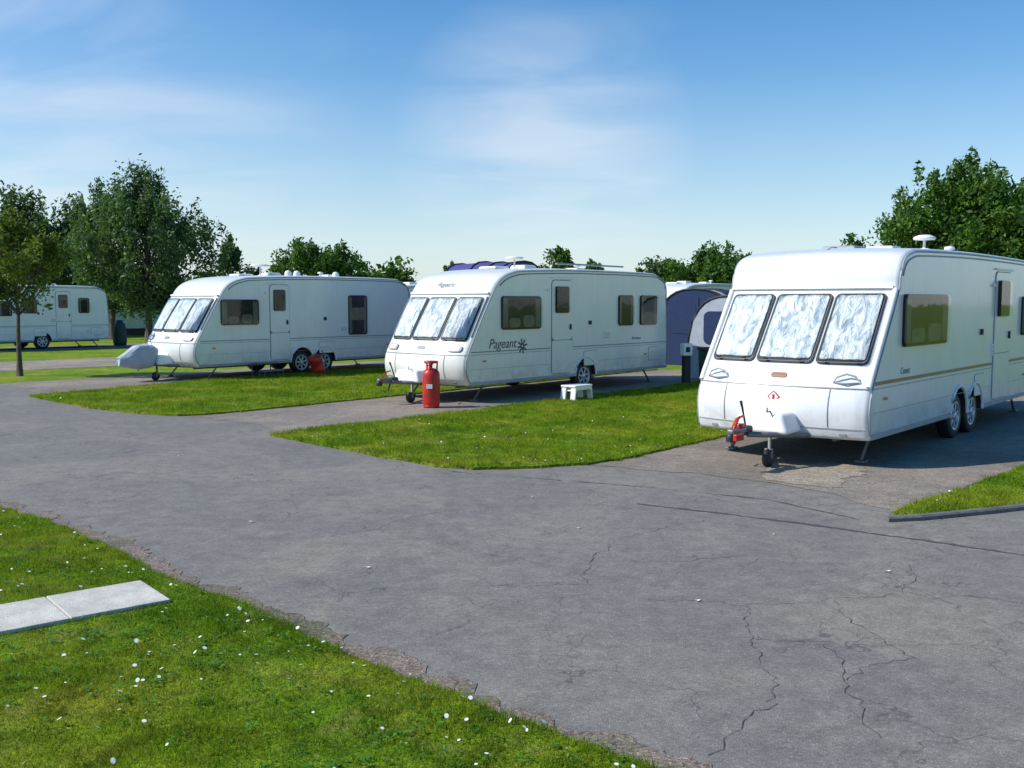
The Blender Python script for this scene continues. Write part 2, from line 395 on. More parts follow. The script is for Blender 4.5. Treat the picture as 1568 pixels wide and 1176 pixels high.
for i in range(7):
    cx = -2.34-(i+.5)*.603*ux; cy = 6.30-(i+.5)*.603*uy
    box('slab_%d' % i, (cx, cy, GZ+.0), (.597, .56, .05), M['slab'], sl, .006, (.004*math.sin(i*3), .006*math.cos(i*5), math.atan2(uy, ux)+.006*math.sin(i*7)))
grass('lawn_grass_blades', D, GZ, 9500, .030, .0055, 1, clip=((-6.2, 3.2), (.9, 10.5)))
grass('verge_grass_blades', islands[0], GZ, 1100, .045, .014, 2, clip=((-11, 15), (6, 28)))
grass('verge_grass_blades', islands[1], GZ, 2200, .042, .011, 3, clip=((-4, 10), (7, 24)))
grass('verge_grass_blades', islands[2], GZ, 3000, .042, .010, 4, clip=((3, 8), (9, 14)))
rs = R_(12); dv, df = [], []
def daisies(P, n, clip, sz):
    pts = rs.uniform(clip[0], clip[1], (n*6, 2)); cl = np.sin(pts[:, 0]*2.3+1)*np.sin(pts[:, 1]*1.9)+rs.uniform(-1, 1, len(pts))
    pts = pts[inside(P, pts) & visible(pts) & (cl > .1)][:n]
    for x, y in pts:
        z = GZ+rs.uniform(.02, .04); r = sz*rs.uniform(.5, 1.3); b = len(dv); tx, ty = rs.normal(0, .35, 2)
        for k in range(7):
            a = k*2*math.pi/7; dx, dy = r*math.cos(a), r*math.sin(a); dv.append((x+dx, y+dy, z+dx*tx+dy*ty))
        df.append(tuple(range(b, b+7)))
daisies(D, 340, ((-6, 3.3), (.8, 9.5)), .0095)
daisies(islands[1], 150, ((-3.5, 11), (4, 16)), .009)
daisies(islands[0], 40, ((-10, 16), (0, 24)), .011)
daisies(islands[2], 40, ((3, 8), (8, 13)), .009)
mesh('daisies', dv, df, M['daisy'])
kv = []
pts = rs.uniform((-5.5, 3.5), (.7, 8.5), (2400, 2)); sel = np.sin(pts[:, 0]*1.7+2)*np.sin(pts[:, 1]*2.1)+rs.uniform(-1, .7, len(pts)) > -.1
pts = pts[inside(D, pts) & visible(pts) & sel]
for x, y in pts:
    R0 = rs.uniform(.012, .034); nl = rs.randint(4, 10)
    for k in range(nl):
        a = rs.uniform(0, 6.28); l = R0*rs.uniform(.6, 1.2); wd = l*.32; z0 = GZ+.012; z1 = GZ+rs.uniform(.016, .032)
        c, s = math.cos(a), math.sin(a); ox, oy = rs.uniform(-.03, .03, 2)
        kv += [(x+ox, y+oy, z0), (x+ox+c*l*.55-s*wd, y+oy+s*l*.55+c*wd, z1), (x+ox+c*l, y+oy+s*l, z1-.004), (x+ox+c*l*.55+s*wd, y+oy+s*l*.55-c*wd, z1)]
fast('clover_plants', kv, 4, [leaf_mat('clover_leaf', (.08, .21, .02), .3)])
lv, lf = [], []
for (x, y) in [(.57, 8.25), (2.18, 8.02), (-2.3, 8.5), (-1.05, 7.0), (1.2, 6.2), (-4.2, 12.2), (.2, 9.6), (2.7, 6.9)]:
    b = len(lv); a = rs.uniform(0, 3); s = .014
    for k in range(4): lv.append((x+s*math.cos(a+k*1.57)*(1.6 if k % 2 else .7), y+s*math.sin(a+k*1.57), .014+.006*(k % 2)))
    lf.append((b, b+1, b+2, b+3))
mesh('road_litter', lv, lf, M['daisy'])

# ------------------------------------------------------------------ caravan
def catmull(P, n=5):
    P = [np.array(p, float) for p in P]; P = [2*P[0]-P[1]]+P+[2*P[-1]-P[-2]]; out = []
    for i in range(1, len(P)-2):
        for k in range(n):
            t = k/n; p0, p1, p2, p3 = P[i-1:i+3]
            out.append(.5*((2*p1)+(-p0+p2)*t+(2*p0-5*p1+4*p2-p3)*t*t+(-p0+3*p1-3*p2+p3)*t**3))
    out.append(P[-2]); return out
def wheel(par, x, y, R=.32, side=-1):
    lathe('tyre', [(R*.62, -.085), (R*.9, -.09), (R*.985, -.07), (R, -.03), (R, .03), (R*.985, .07), (R*.9, .09), (R*.62, .085), (R*.62, -.085)], M['black'], par, (x, y, R), 'Y', 36)
    lathe('rim_barrel', [(R*.64, side*.086), (R*.57, side*.088), (R*.55, side*.03), (.0, side*.02)], M['dark'], par, (x, y, R), 'Y', 28)
    lathe('rim_ring', [(R*.66, side*.083), (R*.66, side*.094), (R*.56, side*.092), (R*.54, side*.06)], M['rim'], par, (x, y, R), 'Y', 36)
    lathe('hub_cap', [(R*.2, side*.05), (R*.2, side*.088), (R*.15, side*.096), (0, side*.098)], M['rim'], par, (x, y, R), 'Y', 20)
    for k in range(7):
        a = k*2*math.pi/7+.3; rr = R*.37
        box('spoke', (x+rr*math.cos(a), y+side*.072, R+rr*math.sin(a)), (R*.42, .022, R*.15), M['rim'], par, .008, (0, -a, 0))
def caravan(corner, L=7.3, w=2.25, wheels=(3.9,), wins=(), door=None, rz=math.radians(50), ztop=2.66, waist=.98, name='caravan', arch=.37, styl=0, stripe='decal', bm_='bodyC'):
    BODY = M[bm_]
    ax, ay = math.cos(rz), math.sin(rz)
    ox = corner[0]-ay*w/2; oy = corner[1]+ax*w/2
    E = empty(name, (ox, oy, 0), rz)
    if styl == 0:
        fr = [(.03, .34), (-.02, .5), (-.03, .72), (.05, .95), (.2, 1.18), (.44, 1.52), (.66, 1.83), (.84, 2.1), (.88, 2.28), (1.01, 2.48), (1.28, 2.58), (1.8, 2.62)]
    else:
        fr = [(.10, .34), (.0, .46), (-.06, .68), (-.02, .92), (.13, 1.18), (.33, 1.52), (.52, 1.83), (.70, 2.1), (.84, 2.3), (1.05, 2.46), (1.35, 2.56), (1.8, 2.61)]
    up = catmull(fr+[(L*.5, ztop), (L-.9, ztop-.01), (L-.42, ztop-.07), (L-.16, ztop-.2), (L-.07, ztop-.42), (L-.02, 1.6), (L, .9), (L, .34)], 4)
    nup = len(up)
    bot = []
    for cx in sorted(wheels, reverse=True):
        for k in range(0, 13):
            a = math.pi*k/12; bot.append(np.array((cx+arch*math.cos(a), .34+arch*1.05*math.sin(a))))
    prof = up+bot; n = len(prof)
    xs_f = [p for p in up if p[0] < 1.2 and p[1] < 2.5]
    zf = np.array([p[1] for p in xs_f]); xfv = np.array([p[0] for p in xs_f])
    o_ = np.argsort(zf); zf, xfv = zf[o_], xfv[o_]
    B = .16 if styl else .13
    def bul(y, x): return B*(1-abs(2*y/w)**2.6)*max(0, min(1, 1-x/1.7))
    def crown(y, z): return .035*(1-(2*y/w)**2)*max(0, min(1, (z-2.2)/.3))
    nrm = []
    for i in range(n):
        t = prof[min(i+1, nup-1)]-prof[max(i-1, 0)] if i < nup else np.array((1., 0))
        t = t/np.linalg.norm(t); nrm.append(np.array((t[1], -t[0])) if i < nup else np.zeros(2))
    nrm[0] = np.array((1., 0)); nrm[nup-1] = np.array((-1., 0))
    h = w/2
    st = [(-h, .055), (-h+.007, .03), (-h+.022, .012), (-h+.055, 0)]+[(y, 0) for y in np.linspace(-h+.2, h-.2, 9)]+[(h-.055, 0), (h-.022, .012), (h-.007, .03), (h, .055)]
    vs = []
    for y, ins in st:
        for i, p in enumerate(prof):
            q = p+nrm[i]*ins; vs.append((q[0]-bul(y, q[0]), y, q[1]+crown(y, q[1])))
    fs, sm, mi = [], [], []
    for s in range(len(st)-1):
        for i in range(n):
            k = (i+1) % n; fs.append((s*n+i, s*n+k, (s+1)*n+k, (s+1)*n+i)); u = i < nup-1
            sm.append(u); mi.append(0 if u else 1)
    fs += [tuple(range(n)), tuple(range((len(st)-1)*n, len(st)*n))]; sm += [False, False]; mi += [0, 0]
    body = mesh('body_shell', vs, fs, None, E, sm, [BODY, M['dark']], mi)
    bm = bmesh.new(); bm.from_mesh(body.data); bmesh.ops.recalc_face_normals(bm, faces=bm.faces); bm.to_mesh(body.data); bm.free()
    side = lambda u, v, o: (u, -h-o, v)
    farside = lambda u, v, o: (u, h+o, v)
    def fs_(y, z, o):
        x = float(np.interp(z, zf, xfv)); x2 = float(np.interp(z+.02, zf, xfv)); t = np.array((x2-x, .02)); t /= np.linalg.norm(t)
        nn = np.array((-t[1], t[0])); return (x-bul(y, x)+nn[0]*o, y, z+nn[1]*o)
    for sy in (-1, 1):
        pts = [(p+nrm[i]*.035) for i, p in enumerate(up)]
        tube('edge_moulding', [(p[0], sy*(h-.001), p[1]) for p in pts[1:-1]], .013, M['lgrey'], E, 6)
        k0 = next(i for i, p in enumerate(pts) if p[1] > 2.3)
        tube('awning_rail', [(p[0]+.05, sy*(h+.004), p[1]-.055) for p in pts[k0:-10]], .011, M['seam'] if styl else M['lgrey'], E, 6)
        if styl == 0:
            ap = [p for p in up if .93 < p[1] < 2.14 and p[0] < 1]
            tube('front_pillar_moulding', [(p[0]-.005, sy*(h-.03), p[1]) for p in ap], .036, M['cream'], E, 8)
        else:
            ap = [p for p in up if 1.18 < p[1] < 2.08 and p[0] < 1]
            tube('front_pillar_seal', [(p[0]+.0, sy*(h-.045), p[1]+.01) for p in ap], .018, M['seam'], E, 6)
    def window(surf, u0, u1, v0, v1, r=.07, cur=True, kind=0):
        panel('window_frame', surf, u0, u1, v0, v1, r, .0, .016, M['black'], E, nu=8)
        i = .035
        if kind == 0:
            panel('window_interior', surf, u0+i, u1-i, v0+i, v1-i, r*.7, .016, .018, M['interior'], E, nu=8)
            if cur and u1-u0 > .45:
                cw = (u1-u0)*.13; f = lambda u, v: .003*math.sin(u*120)
                panel('curtain_a', surf, u0+i+.01, u0+i+cw, v0+i+.01, v1-i-.01, .01, .018, .021, M['curtside'], E, 10, 3, f)
                panel('curtain_b', surf, u1-i-cw, u1-i-.01, v0+i+.01, v1-i-.01, .01, .018, .021, M['curtside'], E, 10, 3, f)
                if u1-u0 > .8:
                    panel('seat_back_a', surf, u0+i+cw*1.2, u0+(u1-u0)*.46, v0+i+.01, v0+(v1-v0)*.34, .07, .018, .020, M['curtside'], E, 6, 3)
                    panel('seat_back_b', surf, u0+(u1-u0)*.54, u1-i-cw*1.2, v0+i+.01, v0+(v1-v0)*.42, .07, .018, .020, M['curtside'], E, 6, 3)
        else:
            uc = (u0+u1)/2
            f = lambda u, v: .009*math.sin((u-uc)*22+1.4*math.sin(v*3.4+u0*5))*(.5+.5*abs(u-uc)/(u1-uc))+.0035*math.sin((u-uc)*57+v*2.5+u0*9)+.002*math.sin(v*11+u*8)
            panel('front_curtain', surf, u0+.038, u1-.038, v0+.05, v1-.03, .03, .010, .034, M['curtain'], E, 44, 14, f)
        panel('window_pane', surf, u0+.004, u1-.004, v0+.004, v1-.004, r, .050, .054, M['glass'], E, nu=8)
        if kind == 1:
            for q in (.2, .8): box('window_stay', surf(u0+(u1-u0)*q, v0+.02, .056), (.02, .05, .025), M['black'], E, .004)
        if cur and kind == 0:
            box('window_catch', surf(u0+.12, v0+.03, .035), (.05, .02, .02), M['black'], E, .004)
            box('window_catch', surf(u1-.12, v0+.03, .035), (.05, .02, .02), M['black'], E, .004)
    for (a, b, c, d) in wins: window(side, a, b, c, d)
    for (a, b, c, d) in [(1.0, 2.4, 1.4, 2.05), (L-1.8, L-.8, 1.4, 2.05)]: window(farside, a, b, c, d)
    if door:
        a, b = door
        panel('door_seal', side, a, b, .42, 2.42, .10, 0, .004, M['seam'], E)
        panel('door_leaf', side, a+.016, b-.016, 1.15, 2.404, .09, .002, .016, BODY, E)
        panel('door_leaf_lower', side, a+.016, b-.016, .436, 1.138, .05, .002, .016, BODY, E)
        ds = lambda u, v, o: side(u, v, o+.016)
        window(ds, a+.12, b-.14, 1.72, 2.28, .05, False)
        box('door_handle', (b-.09, -h-.03, 1.42), (.05, .03, .12), M['black'], E, .01)
        box('door_lamp', (a-.12, -h-.02, 2.2), (.07, .04, .05), M['cream'], E, .01)
        panel('door_drip_rail', side, a-.05, b+.05, 2.44, 2.465, 0, 0, .03, M['cream'], E)
    cur = 0.08
    for cx in sorted(wheels)+[None]:
        e = (cx-arch-.03) if cx else L-.03
        if e-cur > .15: panel('skirt_rail', side, cur, e, .345, .405, 0, 0, .018, M['lgrey'], E)
        if cx: cur = cx+arch+.03
    for cx in wheels:
        tube('wheel_arch_trim', [(cx+(arch+.025)*math.cos(t), -h-.008, .34+(arch*1.05+.025)*math.sin(t)) for t in np.linspace(0, math.pi, 15)], .022, M['cream'], E, 6)
    d0, d1 = door if door else (L*.4, L*.4)
    sw = .034 if stripe == 'tan' else .014
    for (a, b) in ((.12, d0-.03), (d1+.03, L-.05)):
        panel('side_stripe', side, a, b, waist-.008, waist+sw, 0, 0, .004, M[stripe], E)
        panel('side_stripe_thin', side, a, b, waist-.055, waist-.043, 0, 0, .003, M['lgrey'], E)
        panel('side_groove', side, a, b, .645, .652, 0, 0, .003, M['lgrey'], E)
    for xx in (L*.5+.4, L-.6):
        panel('locker_outline', side, xx-.26, xx+.26, .55, .88, .04, 0, .005, M['seam'], E)
        panel('locker_door', side, xx-.252, xx+.252, .558, .872, .035, 0, .009, BODY, E)
    panel('vent_grille', side, L*.62, L*.62+.3, 1.12, 1.3, .02, 0, .01, M['cream'], E)
    for k in range(4): panel('vent_slot', side, L*.62+.03, L*.62+.27, 1.145+k*.036, 1.155+k*.036, 0, 0, .013, M['seam'], E, 2, 2)
    box('water_inlet', (L*.55, -h-.015, 1.5), (.09, .03, .09), M['dark'], E, .01)
    box('side_marker', (.5, -h-.012, .80), (.09, .02, .035), M['orange'], E, .006)
    box('side_marker', (L-1.0, -h-.012, .72), (.09, .02, .035), M['orange'], E, .006)
    for cx in wheels:
        wheel(E, cx, -h+.13, side=-1); wheel(E, cx, h-.13, side=1)
        tube('axle', [(cx, -h+.15, .3), (cx, h-.15, .3)], .03, M['galv'], E)
    for sy in (-1, 1):
        box('chassis_rail', (L/2, sy*.6, .31), (L-.5, .05, .09), M['galv'], E, .005)
        tube('drawbar', [(.5, sy*.6, .31), (-.1, sy*.42, .36), (-.95, sy*.07, .43)], .035, M['galv'], E, 6)
        for xx, dx in ((.75, -.28), (L-.7, .28)):
            tube('corner_steady', [(xx, sy*(h-.25), .32), (xx+dx, sy*(h-.25), .03)], .02, M['galv'], E)
            box('steady_foot', (xx+dx, sy*(h-.25), .025), (.14, .12, .03), M['galv'], E, .006)
    box('coupling_head', (-1.08, 0, .46), (.34, .09, .10), M['galv'], E, .02)
    lathe('coupling_cup', [(0, .05), (.05, .04), (.06, 0), (.055, -.05)], M['black'], E, (-1.22, 0, .42), seg=16)
    tube('coupling_handle', [(-1.15, 0, .5), (-1.05, 0, .62), (-.93, 0, .64)], .014, M['red'], E)
    tube('handbrake_lever', [(-.75, .05, .45), (-.86, .05, .72), (-.90, .05, .80)], [.012, .012, .018], M['black'], E)
    jx, jy = -.48, -.12
    tube('jockey_tube', [(jx, jy, .16), (jx, jy, .62)], .024, M['galv'], E)
    tube('jockey_handle', [(jx, jy, .62), (jx, jy, .66), (jx-.09, jy, .66), (jx-.09, jy, .71)], .009, M['galv'], E)
    lathe('jockey_wheel', [(0, -.035), (.06, -.035), (.10, -.03), (.11, 0), (.10, .03), (.06, .035), (0, .035)], M['black'], E, (jx-.04, jy, .11), 'Y', 24)
    box('jockey_fork', (jx-.02, jy, .16), (.05, .10, .12), M['galv'], E, .01)
    box('drawbar_fairing', (-.33, 0, .52), (.46, .74, .24), M['cream'], E, .05, seg=4, taper=(.8, .75))
    box('brake_bellows', (-.85, 0, .47), (.2, .09, .09), M['black'], E, .03)
    tube('mains_cable', [(-.6, .25, .45), (-.7, .28, .32), (-.8, .2, .25), (-.9, .05, .42)], .012, M['black'], E)
    fw = [(-h+.10, -h*.36), (-h*.33, h*.33), (h*.36, h-.10)]
    for a, b in fw: window(fs_, a, b, 1.20, 2.04, .06, False, 1)
    panel('front_gutter', fs_, -h+.05, h-.05, 2.10, 2.135, 0, -.01, .04, M['cream'], E, 14, 2)
    panel('front_seam', fs_, -h+.03, h-.03, .925, .940, 0, -.01, .006, M['seam'], E, 14, 2)
    panel('front_seam_low', fs_, -h+.03, h-.03, .46, .470, 0, -.01, .006, M['lgrey'], E, 14, 2)
    for y in (-h*.60, h*.60): panel('front_vertical_seam', fs_, y-.005, y+.005, .48, .92, 0, -.01, .006, M['seam'], E, 2, 6)
    for y in (-h+.28, h-.28):
        if styl == 0:
            tube('grab_handle', [fs_(y-.15, 1.00, 0), fs_(y-.10, 1.05, .05), fs_(y, 1.07, .06), fs_(y+.10, 1.04, .05), fs_(y+.15, 1.00, 0), fs_(y, .98, .03), fs_(y-.15, 1.00, 0)], .012, M['lgrey'], E)
        else:
            panel('front_lamp_housing', fs_, y-.16, y+.16, .99, 1.10, .05, 0, .03, M['lgrey'], E, 6, 4)
            panel('front_lamp', fs_, y-.12, y+.12, 1.01, 1.08, .03, .03, .036, M['cream'], E, 6, 3)
        panel('front_reflector', fs_, y-.04, y+.04, .38, .41, .01, 0, .012, M['lgrey'], E)
    panel('front_badge', fs_, -.10, .10, 1.03, 1.085, .027, 0, .01, M['brown' if styl == 0 else 'decal'], E)
    p = fs_(0, .80, .006)
    if styl == 0:
        box('gas_warning_diamond', p, (.004, .115, .115), M['red'], E, .001, (math.pi/4, 0, 0))
        box('gas_warning_inner', (p[0]-.003, p[1], p[2]), (.004, .088, .088), M['cream'], E, .001, (math.pi/4, 0, 0))
        box('gas_warning_symbol', (p[0]-.006, p[1], p[2]), (.004, .03, .06), M['red'], E, .001)
    else:
        box('number_plate', (fs_(0, .62, .012)), (.012, .5, .1), M['cream'], E, .003)
    zt = ztop+.03
    box('roof_vent', (L*.42, 0, zt+.03), (.45, .45, .08), M['cream'], E, .03, taper=(.85, .85))
    box('roof_vent', (L*.72, .2, zt+.03), (.4, .4, .08), M['cream'], E, .03, taper=(.85, .85))
    box('roof_vent', (2.2, .1, zt-.005), (.5, .5, .05), M['lgrey'] if styl == 0 else M['cream'], E, .02, taper=(.85, .85))
    lathe('roof_flue', [(0, .12), (.07, .11), (.08, .07), (.03, .06), (.03, -.02)], M['cream'], E, (L*.6, -.5, zt), seg=20)
    return E, fs_, side, h
def lettering(par, txt, loc, size, rot, mat, shear=.3):
    c = bpy.data.curves.new('lettering', 'FONT'); c.body = txt; c.size = size; c.shear = shear; c.extrude = .0015
    c.materials.append(mat); o = bpy.data.objects.new('lettering', c); o.location = loc; o.rotation_euler = rot; link(o, par); return o
def antenna(par, x, y, z, hgt=.25, r=.19):
    tube('antenna_mast', [(x, y, z), (x, y, z+hgt)], .02, M['cream'], par)
    lathe('antenna_dome', [(0, .05), (r*.5, .045), (r*.9, .02), (r, 0), (r*.9, -.02), (0, -.03)], M['cream'], par, (x, y, z+hgt), seg=24)
    lathe('antenna_base', [(0, .03), (.07, .02), (.09, 0)], M['cream'], par, (x, y, z), seg=16)

E1, f1, s1, h1 = caravan((4.11, 11.2), 8.2, 2.22, (3.5, 4.3), [(1.02, 2.8, 1.39, 2.04), (6.9, 7.7, 1.39, 2.04)], (5.2, 6.15), styl=0, stripe='tan', bm_='bodyA')
antenna(E1, 2.9, -.75, 2.66, .16, .15)
lettering(E1, 'Comet', (1.0, -h1-.004, 1.06), .12, (math.pi/2, 0, 0), M['decal'])
tube('roof_strap', [(.96+.55*t, .25-.35*math.sin(t*1.5), 2.44+.215*min(1, t*1.4)) for t in np.linspace(0, .9, 10)], .008, M['lgrey'], E1, 5)
box('stabiliser_pad', (-1.18, -.07, .42), (.18, .05, .08), M['red'], E1, .01)
tube('stabiliser_handle', [(-1.1, .06, .5), (-1.0, .06, .60), (-.9, .06, .62)], .014, M['orange'], E1)
box('hitch_lock', (-1.0, .0, .53), (.12, .10, .05), M['red'], E1, .015)
E2, f2, s2, h2 = caravan((-.86, 18.64), 7.3, 2.25, (3.87,), [(1.0, 2.27, 1.40, 2.07), (5.13, 5.75, 1.41, 2.11), (6.04, 6.8, 1.41, 2.11)], (2.62, 3.36), styl=1, bm_='bodyB')
antenna(E2, 2.4, -.3, 2.66, .22, .2)
lettering(E2, 'Pageant', (.62, -h2-.004, 1.04), .27, (math.pi/2, 0, 0), M['purple'])
lettering(E2, 'Bordeaux', (5.7, -h2-.004, 1.08), .10, (math.pi/2, 0, 0), M['decal'])
for k in range(8):
    a = k*math.pi/4+.2; box('flower_decal', (1.66+.09*math.cos(a), -h2-.004, 1.06+.09*math.sin(a)), (.13, .004, .035), M['purple'], E2, .001, (0, -a, 0))
pz = f2(.36, 2.27, .02)
lettering(E2, 'Pageant', (pz[0]-.02, .36, 2.27), .15, (math.radians(52), 0, math.radians(-90)), M['decal'])
tube('roof_bars', [(3.2, -.8, 2.78), (5.8, -.8, 2.78)], .02, M['lgrey'], E2)
E3, f3, s3, h3 = caravan((-7.78, 24.1), 7.35, 2.25, (3.25, 4.02), [(.72, 1.86, 1.37, 2.02), (4.88, 5.58, 1.03, 2.15)], (2.2, 2.84), styl=1, bm_='bodyC')
antenna(E3, 2.6, -.2, 2.66, .28, .26)
for x in (3.6, 3.9, 5.3):
    lathe('roof_dome', [(0, .16), (.07, .14), (.10, .08), (.10, 0)], M['cream'], E3, (x, -.1, 2.68), seg=16)
panel('half_drawn_blind', lambda u, v, o: s3(u, v, o), 4.93, 5.53, 1.45, 1.8, .01, .018, .022, M['curtside'], E3)
hv, hf = [], []
SEC = [(-.50, .22, .40, .86), (-.62, .27, .33, .92), (-.95, .24, .30, .90), (-1.22, .17, .36, .72), (-1.42, .09, .40, .60)]
for i, (x, ry, z0, z1) in enumerate(SEC):
    for j in range(20):
        a = 2*math.pi*j/20; cc, ss = math.cos(a), math.sin(a)
        sy = np.sign(cc)*abs(cc)**.6; sz = np.sign(ss)*abs(ss)**.6; wr = 1+.05*math.sin(a*5+i*2)
        hv.append((x+.02*math.sin(a*3), ry*sy*wr, (z0+z1)/2+(z1-z0)/2*sz*wr))
for i in range(len(SEC)-1):
    for j in range(20): k = (j+1) % 20; hf.append((i*20+j, i*20+k, (i+1)*20+k, (i+1)*20+j))
hf += [tuple(range(20)), tuple(range(20*(len(SEC)-1), 20*len(SEC)))]
mesh('hitch_cover', hv, hf, M['agrey'], E3, False)
E4, _, _, h4 = caravan((-22.1, 37.9), 6.85, 2.2, (3.92,), [(1.0, 1.6, 1.4, 2.05), (2.2, 2.72, 1.4, 2.0), (3.15, 3.72, 1.5, 2.1), (5.48, 5.96, 1.5, 2.15)], (4.5, 5.15), styl=1)
caravan((5.6, 34.5), 6.5, 2.2, (3.5,), [(1.0, 2.2, 1.4, 2.05), (4.8, 5.6, 1.4, 2.05)], (2.6, 3.3), styl=1)
caravan((-5.0, 36.5), 6.5, 2.2, (3.5,), [(1.0, 2.2, 1.4, 2.05), (4.8, 5.6, 1.4, 2.05)], (2.6, 3.3), styl=1)

SC = empty('static_caravan', (-25.2, 60, 0), math.radians(20))
box('walls', (0, 0, 1.65), (7, 3.2, 2.5), M['static'], SC, .04)
mesh('roof', [(-3.6, -1.75, 2.9), (3.6, -1.75, 2.9), (3.6, 1.75, 2.9), (-3.6, 1.75, 2.9), (-3.6, 0, 3.35), (3.6, 0, 3.35)], [(0, 1, 5, 4), (2, 3, 4, 5), (0, 4, 3), (1, 2, 5), (0, 3, 2, 1)], M['lgrey'], SC)
for x in (-2.4, -.6, 1.0, 2.6):
    box('window_frame', (x, -1.61, 1.95), (1.1, .06, .95), M['cream'], SC, .01)
    box('window_pane', (x, -1.65, 1.95), (.98, .03, .83), M['interior'], SC, .005)
box('skirt', (0, 0, .25), (6.8, 3.0, .5), M['dark'], SC, .01)

# ------------------------------------------------------------------ objects around
GB = empty('gas_cylinder', (-1.49, 18.0, .008))
lathe('bottle', [(0, .03), (.14, .03), (.155, .06), (.16, .12), (.16, .60), (.15, .66), (.11, .71), (.05, .73), (0, .73)], M['red'], GB, seg=28)
lathe('foot_ring', [(.13, 0), (.135, .06), (.15, .06), (.145, 0), (.13, 0)], M['red'], GB, seg=28)
for a0 in (0.3, 2.4, 4.5):
    tube('valve_guard_post', [(.11*math.cos(a0), .11*math.sin(a0), .69), (.115*math.cos(a0), .115*math.sin(a0), .84)], .018, M['red'], GB, 6)
lathe('valve_guard', [(.10, .82), (.105, .86), (.13, .86), (.128, .82), (.10, .82)], M['red'], GB, seg=28)
lathe('valve', [(.025, .72), (.025, .79), (.04, .79), (.04, .82), (0, .82)], M['galv'], GB, seg=14)
box('label', (-.02, -.160, .4), (.11, .006, .08), M['cream'], GB, .002)
tube('gas_hose', [(0, 0, .79), (-.1, .15, .76), (-.1, .5, .5), (0, .9, .45)], .012, M['orange'], GB)
WR = empty('water_roller', (-5.22, 26.15, .29), 0)
lathe('barrel', [(0, -.26), (.13, -.26), (.18, -.22), (.185, -.1), (.175, -.08), (.175, .08), (.185, .1), (.18, .22), (.13, .26), (0, .26)], M['red'], WR, axis='X', seg=28)
tube('handle', [(-.28, 0, 0), (-.28, 0, .3), (.28, 0, .3), (.28, 0, 0)], .012, M['galv'], WR)
WR.rotation_euler = (0, math.radians(70), math.radians(50))
def stool(x, y, rz, mat, nm='plastic_step'):
    e = empty(nm, (x, y, GZ), rz)
    box('tread', (0, 0, .27), (.58, .36, .04), mat, e, .015)
    for sx in (-1, 1):
        box('side_panel_front', (sx*.27, -.12, .13), (.035, .12, .26), mat, e, .01, (0, -sx*.14, 0))
        box('side_panel_back', (sx*.27, .12, .13), (.035, .12, .26), mat, e, .01, (0, -sx*.14, 0))
        box('side_brace', (sx*.2, 0, .21), (.12, .34, .03), mat, e, .008, (0, sx*.7, 0))
    box('front_lip', (0, -.17, .23), (.5, .03, .07), mat, e, .008)
    return e
stool(1.28, 19.3, math.radians(50), M['cream'])
e = empty('entrance_step', (-6.35, 25.2, .01), math.radians(50))
for z, y in ((.2, -.25), (.38, .05)):
    box('tread', (0, y, z), (.6, .28, .035), M['seam'], e, .01)
for sx in (-.28, .28):
    for y in (-.37, -.13, .17): tube('leg', [(sx, y, 0), (sx, y+.02, .2 if y < -.05 else .38)], .014, M['galv'], e)
def awning(x, y, rz, W_, H, Dp, m1, m2, nm='porch_awning'):
    e = empty(nm, (x, y, 0), rz); n = 18; vs, fs, mi = [], [], []
    K = [0, .12, .34, .6, 1.0]
    for k in K:
        for i in range(n+1):
            a = math.pi*i/n; c = math.cos(a); s = math.sin(a)
            sag = .03*math.sin(k*9)
            vs.append((W_/2*np.sign(c)*abs(c)**.75, k*Dp, (H-sag)*s**.62))
    for r in range(len(K)-1):
        for i in range(n): fs.append((r*(n+1)+i, r*(n+1)+i+1, (r+1)*(n+1)+i+1, (r+1)*(n+1)+i)); mi.append(r % 2)
    fs.append(tuple(range(n+1))); mi.append(0); fs.append(tuple(range(4*(n+1), 5*(n+1)))); mi.append(0)
    mesh('canvas', vs, fs, None, e, False, [m1, m2], mi)
    for r in range(len(K)): tube('hoop_pole', [Vector(v)*1.004 for v in vs[r*(n+1):(r+1)*(n+1)]], .03, M['black'], e, 6)
    fsf = lambda u, v, o: (u, -o, v)
    panel('door_window', fsf, -W_*.30, W_*.02, H*.42, H*.82, .15, .0, .012, M['blue'], e)
    panel('door_panel', fsf, W_*.08, W_*.32, .1, H*.8, .12, .0, .01, M['agrey' if m1 != M['agrey'] else 'cream'], e)
    tube('zip', [(W_*.05, -.012, .05), (W_*.05, -.012, H*.9)], .012, M['black'], e, 5)
    return e
awning(5.45, 24.6, math.radians(-35), 2.3, 2.10, 2.6, M['agrey'], M['cream'])
awning(5.6, 30.2, math.radians(-30), 2.6, 2.35, 2.6, M['blue'], M['agrey'])
awning(.35, 28.0, math.radians(50), 2.4, 3.1, 2.4, M['violet'], M['violet'])
e = empty('hook_up_post', (4.15, 23.3, 0), math.radians(20))
box('post', (0, 0, .45), (.16, .16, .9), M['dark'], e, .01)
box('socket_box', (0, 0, .83), (.24, .2, .3), M['cream'], e, .03)
box('socket_cover', (-.02, -.11, .83), (.1, .04, .12), M['blue'], e, .01)
e = empty('waste_bin', (4.75, 23.4, 0), math.radians(10))
box('bin_body', (0, 0, .42), (.42, .42, .76), M['green'], e, .03, taper=(1.12, 1.12))
box('bin_lid', (0, 0, .84), (.52, .52, .07), M['dark'], e, .02)
for i in range(5): box('bin_rib', (0, -.225, .2+i*.12), (.36, .02, .03), M['dark'], e, .005)
e = empty('water_container', (-17.8, 44.5, 0), .3)
lathe('body', [(0, 0), (.26, 0), (.30, .2), (.29, .75), (.22, 1.0), (.12, 1.08), (0, 1.10)], M['green'], e, seg=20)
